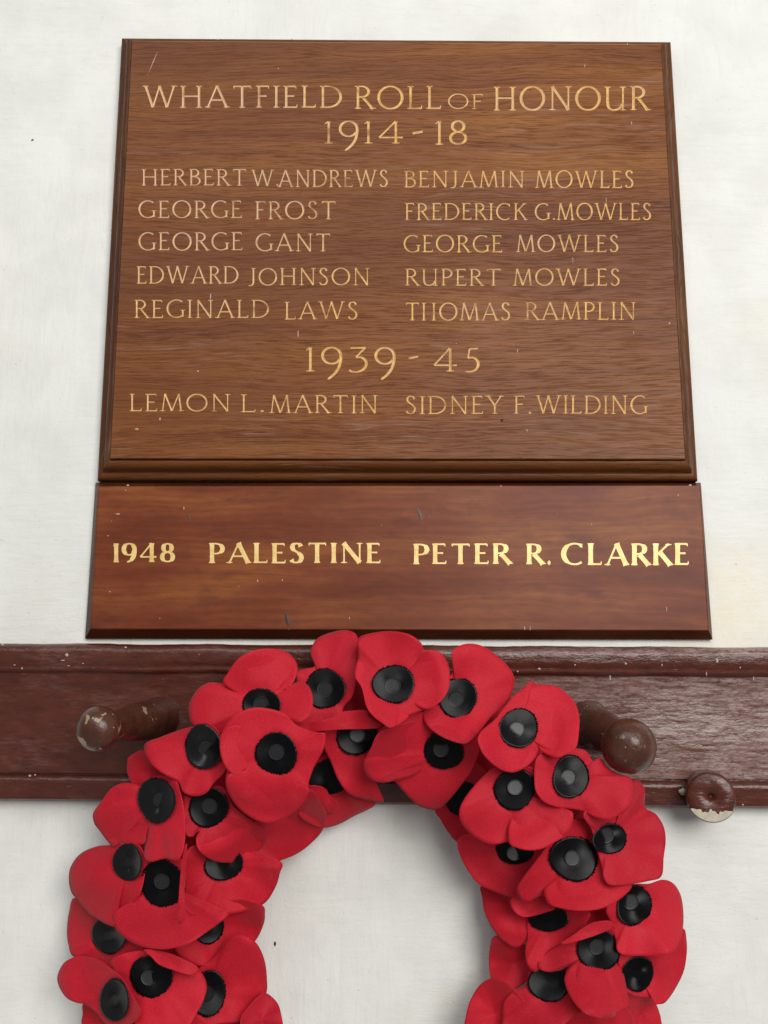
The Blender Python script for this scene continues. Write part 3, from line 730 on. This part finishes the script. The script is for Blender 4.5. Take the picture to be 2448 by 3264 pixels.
# crop, depth mm, centre, (rx, ry) of black centre or None, button offset or None, outline, extra petals, options
FL = [
 ('C', 108, (790, 875), (140, 150), (0, -15), [(415,820),(432,735),(500,630),(620,575),(740,578),(850,615),(930,690),(1050,735),(1112,745),(1100,850),(1040,960),(1005,1060),(1000,1110),(975,1190),(900,1270),(775,1331),(680,1325),(560,1255),(480,1150),(455,1050),(462,990),(430,910)], [], {}),
 ('C', 84, (690, 545), (128, 108), (0, 10), [(245,690),(210,610),(215,540),(270,450),(350,405),(440,408),(470,340),(540,245),(640,195),(740,180),(850,200),(915,260),(928,330),(880,425),(960,405),(1010,440),(1032,530),(1010,620),(940,672),(860,640),(800,700),(600,760),(400,740)], [], {}),
 ('C', 72, (1110, 445), (135, 142), (0, 10), [(1015,200),(1060,115),(1170,70),(1270,62),(1330,115),(1325,300),(1315,400),(1290,500),(1235,570),(1215,650),(1120,700),(980,720),(880,700),(870,600),(920,480),(925,400),(925,330),(1040,300),(1030,250)], [], {}),
 ('C', 64, (1320, 765), (145, 120), (10, -25), [(1100,740),(1105,830),(1150,930),(1200,1050),(1270,1140),(1380,1180),(1500,1192),(1440,1090),(1460,1000),(1500,850),(1500,720),(1400,640),(1200,650)],
   [(86, [(865,735),(900,700),(1000,675),(1150,640),(1215,600),(1390,590),(1400,625),(1460,665),(1510,700),(1400,712),(1250,715),(1100,725),(950,742)])], {}),
 ('D', 97, (320, 415), (142, 136), (-7, 20), [(90,110),(170,80),(300,65),(420,85),(500,140),(528,200),(580,193),(640,215),(680,280),(693,370),(680,460),(620,540),(540,580),(430,620),(370,660),(310,703),(240,670),(180,620),(140,560),(110,440),(68,370),(70,310),(90,250),(85,180)], [], {}),
 ('D', 86, (745, 505), (130, 142), (-15, 13), [(705,215),(740,170),(820,148),(920,170),(1030,250),(1100,330),(1120,400),(1100,490),(1050,560),(960,640),(880,740),(800,808),(700,790),(600,740),(530,670),(515,600),(560,560),(620,500),(690,370),(710,330)], [], {}),
 ('D', 106, (1148, 705), (140, 132), (-23, 15), [(1110,495),(1180,440),(1243,385),(1250,415),(1330,418),(1430,450),(1520,540),(1548,640),(1545,740),(1525,840),(1450,885),(1390,900),(1290,850),(1260,900),(1200,960),(1110,1000),(1020,975),(930,900),(885,820),(880,760),(930,700),(1000,640),(1060,560)], [], {}),
 ('D', 78, (650, 860), (138, 122), (-25, -25), [(880,770),(885,860),(840,980),(770,1080),(690,1180),(620,1240),(560,1245),(470,1210),(380,1120),(320,1055),(260,1068),(180,1055),(130,1000),(125,930),(170,840),(220,740),(300,660),(450,600),(650,620),(800,680)], [], {}),
 ('G', 50, (965, 490), (180, 165), None, [(780,560),(830,400),(940,290),(1050,350),(1110,600),(1200,670),(1370,720),(1310,775),(1190,830),(1060,900),(925,935),(800,900),(700,800)],
   [(58, [(780,570),(880,568),(940,600),(975,660),(1050,720),(1000,800),(800,800),(760,650)])], {}),
 ('G', 60, (600, 850), None, None, [(250,1200),(400,1235),(540,1222),(700,1155),(830,1050),(905,960),(940,860),(930,780),(800,600),(500,650),(330,800),(200,1080)], [], {}),
 ('A', 92, (1195, 702), (112, 138), (30, 25), [(848,690),(940,645),(1050,605),(1140,580),(1220,560),(1290,620),(1310,720),(1330,830),(1260,910),(1215,970),(1150,992),(1080,970),(1045,905),(960,860),(880,790)], [], {'tilt': (.05, .0), 'cup': 1.6}),
 ('H', 97, (940, 320), (192, 190), (10, -30), [(760,130),(700,170),(600,270),(500,400),(455,500),(460,590),(500,660),(580,735),(680,790),(780,805),(890,785),(960,835),(1060,858),(1180,845),(1290,790),(1400,720),(1450,620),(1450,520),(1350,500),(1200,440),(1130,380),(1110,150),(1040,120),(900,150)], [], {}),
 ('F', 101, (820, 148), (122, 137), (-23, 2), [(597,60),(595,200),(615,260),(660,310),(740,340),(830,350),(900,365),(970,400),(1050,415),(1130,385),(1190,330),(1205,260),(1198,160),(1120,130),(1050,90),(1005,30),(960,50),(920,-10),(850,-30),(720,-20),(640,0)], [], {}),
 ('F', 91, (1065, 535), (110, 100), (-42, -35), [(1200,180),(1245,172),(1282,230),(1285,340),(1350,380),(1400,460),(1412,550),(1400,650),(1385,770),(1300,800),(1180,820),(1070,825),(1030,790),(1010,700),(985,600),(950,480),(900,380),(1000,300),(1150,300)], [], {}),
 ('F', 84, (840, 660), (155, 148), (-18, -10), [(830,420),(720,520),(620,650),(520,780),(482,850),(500,905),(545,928),(600,905),(655,890),(690,945),(790,975),(900,985),(1010,972),(1110,925),(1200,830),(1250,700),(1100,560),(950,430)], [], {}),
 ('F', 62, (470, 610), (127, 85), (0, 20), [(115,545),(200,500),(400,500),(620,560),(700,650),(650,800),(560,900),(450,900),(265,830),(190,750),(135,650)], [], {}),
 ('F', 56, (480, 960), None, None, [(265,825),(268,900),(285,1000),(345,1115),(420,1190),(480,1212),(540,1180),(600,1100),(700,950),(600,850),(400,800)], [], {}),
 ('K', 63, (615, 255), (140, 100), None, [(480,390),(465,470),(475,560),(510,612),(560,600),(700,450),(830,350),(880,270),(885,220),(750,130),(550,150),(480,280)],
   [(71, [(375,130),(372,190),(420,240),(480,255),(600,225),(665,195),(640,120),(560,80),(480,60)])], {}),
 ('K', 73, (950, 470), (145, 148), (-20, -30), [(1040,330),(920,370),(800,410),(690,440),(590,500),(545,560),(560,600),(620,618),(690,610),(745,580),(728,640),(735,720),(780,810),(850,885),(940,922),(1040,918),(1080,880),(1145,855),(1145,790),(1120,650),(1085,500),(1060,400)],
   [(80, [(840,330),(920,290),(1020,280),(1045,320),(960,365),(860,400),(760,430),(700,430),(790,370)])], {}),
 ('K', 77, (1185, 178), (123, 138), (-40, -40), [(998,215),(1030,160),(1110,110),(1180,40),(1280,35),(1370,8),(1440,30),(1488,100),(1508,200),(1508,320),(1480,420),(1420,500),(1250,512),(1090,495),(1060,400),(1030,290)], [], {}),
 ('K', 72, (1210, 630), (108, 122), None, [(1508,330),(1530,400),(1532,500),(1510,620),(1450,740),(1390,820),(1345,832),(1325,830),(1300,790),(1200,780),(1130,740),(1100,640),(1085,520),(1200,430),(1400,350)], [], {}),
 ('K', 54, (1240, 880), None, None, [(1090,500),(1120,700),(1150,850),(1165,1000),(1250,1080),(1365,1050),(1362,930),(1330,830),(1275,735),(1180,640),(1130,560)], [], {}),
 ('K', 64, (620, 695), (140, 128), None, [(500,590),(470,700),(400,740),(330,810),(315,900),(330,1000),(500,1050),(700,980),(800,890),(830,850),(800,780),(770,600),(620,530)], [], {}),
 ('K', 50, (380, 560), None, None, [(265,380),(235,440),(225,540),(238,660),(300,760),(450,700),(560,600),(470,450),(400,400)], [], {}),
 ('K', 58, (270, 900), None, None, [(240,660),(160,710),(100,810),(75,900),(68,1000),(150,1150),(400,1150),(500,900),(400,740),(330,680)], [], {}),
 ('K', 56, (950, 990), None, None, [(740,940),(830,880),(1000,900),(1140,850),(1180,1000),(1000,1100),(700,1050)], [], {}),
 ('H', 48, (470, 390), (150, 175), None, [(240,505),(290,590),(350,690),(440,790),(600,840),(660,820),(700,500),(700,200),(640,110),(560,80),(400,250),(300,400)], [], {}),
 ('I', 86, (690, 415), (168, 215), (70, 5), [(130,530),(200,430),(280,320),(370,270),(460,265),(540,290),(700,200),(850,230),(900,350),(930,480),(940,620),(935,800),(880,940),(760,930),(640,960),(580,920),(575,800),(450,800),(380,790),(310,830),(250,770),(190,690),(140,620)], [], {'tilt': (.06, .0), 'cup': 1.8}),
 ('I', 72, (620, 150), None, None, [(430,100),(450,30),(600,-20),(760,190),(850,230),(700,300),(530,310),(470,270),(430,170)], [], {}),
 ('I', 82, (1145, 480), (178, 190), (15, -20), [(970,390),(930,370),(925,500),(940,700),(1000,740),(1060,690),(1038,790),(1080,880),(1200,955),(1340,967),(1460,950),(1574,874),(1650,780),(1674,710),(1600,640),(1480,560),(1350,450),(1300,330),(1200,290),(1100,370)], [], {}),
 ('E', 82, (765, 655), (150, 165), (-10, -20), [(640,480),(620,700),(560,780),(450,840),(440,920),(470,980),(560,1045),(680,1085),(800,1088),(930,1055),(1050,980),(1170,890),(1200,840),(1050,850),(930,850),(900,600),(880,480),(750,440)],
   [(104, [(903,430),(925,400),(918,560),(910,700),(911,870),(890,915),(865,905),(870,750),(882,600)])], {}),
 ('E', 70, (1165, 520), (135, 122), None, [(905,500),(920,450),(1000,400),(1300,440),(1540,505),(1538,590),(1505,690),(1425,795),(1250,850),(1050,870),(930,880),(905,700)], [], {}),
 ('E', 78, (532, 515), (98, 132), None, [(440,400),(330,410),(220,460),(155,550),(145,640),(160,710),(180,740),(230,800),(300,870),(440,940),(450,850),(600,750),(650,560),(630,430),(560,380)], [], {'tilt': (.08, .0), 'cup': 1.8}),
 ('E', 66, (408, 1000), (118, 128), None, [(180,750),(145,850),(132,960),(140,1050),(175,1140),(300,1150),(400,1230),(520,1300),(640,1100),(600,1000),(440,880),(300,820)], [], {'tilt': (.08, .0), 'cup': 1.6}),
 ('E', 62, (1055, 935), (120, 125), None, [(1425,800),(1440,860),(1430,930),(1380,1030),(1300,1100),(1130,1170),(1000,1200),(850,1100),(880,950),(1100,800),(1300,760)], [], {}),
 ('J', 86, (445, 805), (105, 145), None, [(255,515),(180,520),(110,560),(70,640),(78,710),(125,785),(190,820),(243,828),(320,880),(420,980),(560,960),(620,880),(560,760),(500,660),(430,600),(350,545)], [], {'tilt': (.08, .0), 'cup': 1.6}),
 ('J', 78, (690, 645), (143, 152), (-30, 20), [(420,560),(500,500),(640,475),(760,490),(900,540),(1010,610),(1055,700),(1040,790),(990,890),(930,980),(800,1050),(600,1000),(560,800),(500,700)],
   [(87, [(640,470),(760,480),(900,530),(1000,590),(960,640),(830,605),(740,570),(690,520)])], {}),
 ('J', 68, (1062, 760), (125, 162), (-20, 0), [(1140,480),(1200,400),(1270,375),(1340,390),(1400,450),(1440,550),(1453,660),(1448,760),(1380,850),(1300,940),(1150,960),(950,980),(900,800),(1000,600),(1080,540)], [], {}),
 ('J', 74, (1420, 930), None, None, [(1450,758),(1400,775),(1330,850),(1280,930),(1300,1050),(1480,1080),(1555,1000),(1548,900),(1520,820)], [], {}),
 ('J', 64, (370, 950), None, None, [(243,820),(235,900),(228,962),(250,1080),(500,1100),(560,960),(450,850),(350,800)], [], {}),
 ('J', 66, (760, 980), None, None, [(540,850),(480,940),(600,1100),(950,1100),(1050,940),(800,850)], [], {}),
 ('J', 58, (1120, 990), None, None, [(900,980),(1000,880),(1150,900),(1330,850),(1330,1050),(1100,1100),(950,1080)], [], {}),
]
LOBES = {
 ('C', (790, 875)): [[(415,820),(432,735),(510,690),(640,715),(690,800),(670,900),(610,960),(525,1012),(470,985),(430,910)],
                     [(455,1050),(500,1000),(600,985),(700,960),(860,960),(870,1080),(1000,1105),(975,1190),(900,1270),(775,1331),(680,1325),(560,1255),(480,1150)]],
 ('C', (690, 545)): [[(440,408),(470,340),(540,245),(640,195),(740,180),(850,200),(915,260),(928,330),(885,425),(780,475),(660,500),(540,480)],
                     [(850,450),(905,412),(960,403),(1010,440),(1032,530),(1010,620),(940,672),(870,640),(825,560)]],
 ('D', (320, 415)): [[(528,200),(580,193),(640,215),(680,280),(693,370),(680,460),(620,540),(530,580),(440,520),(425,400),(460,290)],
                     [(68,370),(72,300),(100,255),(180,420),(250,540),(370,600),(420,630),(310,703),(240,670),(180,620),(140,560),(110,440)]],
 ('D', (745, 505)): [[(530,670),(515,600),(560,555),(630,540),(700,610),(760,680),(860,740),(800,808),(700,790),(600,740)]],
 ('D', (1148, 705)): [[(885,820),(880,760),(930,700),(1030,660),(1090,760),(1160,820),(1255,850),(1255,900),(1200,960),(1110,1000),(1020,975),(930,900)],
                      [(1200,450),(1330,418),(1430,450),(1520,540),(1548,640),(1545,740),(1525,840),(1450,885),(1390,900),(1290,850),(1250,740),(1240,620),(1170,540)]],
 ('H', (940, 320)): [[(890,785),(960,835),(1060,858),(1180,845),(1290,790),(1400,720),(1450,620),(1450,520),(1350,500),(1200,470),(1020,480),(900,600)]],
 ('D', (650, 860)): [[(130,1000),(125,930),(170,840),(220,740),(330,690),(480,660),(570,780),(550,920),(470,1010),(330,1052),(260,1068),(180,1055)]],
 ('F', (840, 660)): [[(655,885),(660,840),(740,790),(860,780),(980,760),(1100,780),(1200,830),(1110,925),(1010,972),(900,985),(790,975),(690,945)]],
 ('I', (690, 415)): [[(130,530),(200,430),(280,320),(370,270),(460,265),(540,300),(620,420),(640,560),(600,700),(575,800),(450,800),(380,790),(310,830),(250,770),(190,690),(140,620)]],
 ('I', (1145, 480)): [[(1060,700),(1038,790),(1080,880),(1200,955),(1340,967),(1460,950),(1574,874),(1650,780),(1600,690),(1480,620),(1330,560),(1180,600)]],
 ('J', (445, 805)): [[(255,515),(180,520),(110,560),(70,640),(78,710),(125,785),(190,820),(243,828),(330,830),(420,720),(430,620),(350,545)]],
 ('K', (950, 470)): [[(728,640),(735,720),(780,810),(850,885),(940,922),(1040,918),(1080,880),(1145,855),(1130,760),(1080,620),(960,570),(800,560)]],
}
for i, (cr, dep, cen, rb_, bt, out, extra, opt) in enumerate(FL):
    sc_ = CR[cr][2]; c = tcv(cr, cen); outl = [tcv(cr, q) for q in out]; tq = random.Random(900 + i); tilt = opt.get('tilt', (tq.uniform(-.025, .025), tq.uniform(-.03, .03)))
    rd = max(rb_) / sc_ if rb_ else 0
    v, f = sheet(outl, c, dep, rd, i + 1, opt.get('amp', 6.2), tilt)
    p = obj('poppy', v, f, PETAL, wreath, True); solid(p, .0002)
    rmain = [math.hypot(a_ - c[0], b_ - c[1]) for a_, b_ in outl]; rmain = sum(rmain) / len(rmain)
    for o2 in LOBES.get((cr, cen), []):
        q = [tcv(cr, k) for k in o2]
        v, f = sheet(q, c, dep, rd, i + 1, opt.get('amp', 6.2), tilt, rings=12, own=rmain)
        e = obj('petal', v, f, PETAL, p, True); solid(e, .0002)
    for d2, o2 in extra:
        q = [tcv(cr, k) for k in o2]; cc = (sum(k[0] for k in q) / len(q), sum(k[1] for k in q) / len(q))
        v, f = sheet(q, cc, d2, 0, 100 + i, 1.2, rings=10, curl=4)
        e = obj('petal', v, f, PETAL, p, True); solid(e, .0002)
    if rb_:
        v, f = centre(c, dep, rb_[0] / sc_ * .965, rb_[1] / sc_ * .965, i, tilt, opt.get('cup', 1.0))
        e = obj('black_centre', v, f, GLOSSY if 'tilt' in opt else BLACK, p, True); solid(e, .00015)
        if bt is not None:
            v, f = button((c[0] + bt[0] / sc_ * .6, c[1] + bt[1] / sc_ * .6), dep, 26, tilt)
            obj('button', v, f, BUTTON, p, True, angle=35)
# flowers pressed deep between the others, seen only through the gaps
for i in range(15):
    a = R(-28 + 236 * i / 14); q = random.Random(50 + i)
    c = (WCX + WR * math.cos(a), WCY - WR * math.sin(a))
    o2 = [(c[0] + rr_ * math.cos(t_), c[1] + rr_ * math.sin(t_)) for t_, rr_ in ((2 * math.pi * k / 16, 150 * (1 + .10 * math.cos(8 * math.pi * k / 16) + q.uniform(-.05, .05))) for k in range(16))]
    v, f = sheet(o2, c, 46, 0, 300 + i, 3.0, rings=8)
    p = obj('poppy', v, f, PETAL, wreath, True); solid(p, .0002)
# ring the flowers are fixed to
vs = []; NS, NM = 96, 16
for i in range(NS):
    a = 2 * math.pi * i / NS
    for j in range(NM):
        b_ = 2 * math.pi * j / NM
        rr_ = WR + 120 * math.cos(b_); d = 24 + 18 * math.sin(b_)
        q = P(WCX, WCY, d * MM); k = (DIST - d * MM) / FPX
        vs.append(Vector((q.x + math.cos(a) * rr_ * k, -d * MM, q.z + math.sin(a) * rr_ * k)))
f = []
for i in range(NS):
    for j in range(NM):
        i2, j2 = (i + 1) % NS, (j + 1) % NM
        f.append((i * NM + j, i2 * NM + j, i2 * NM + j2, i * NM + j2))
obj('backing_ring', vs, f, FRAME_M, wreath, True)
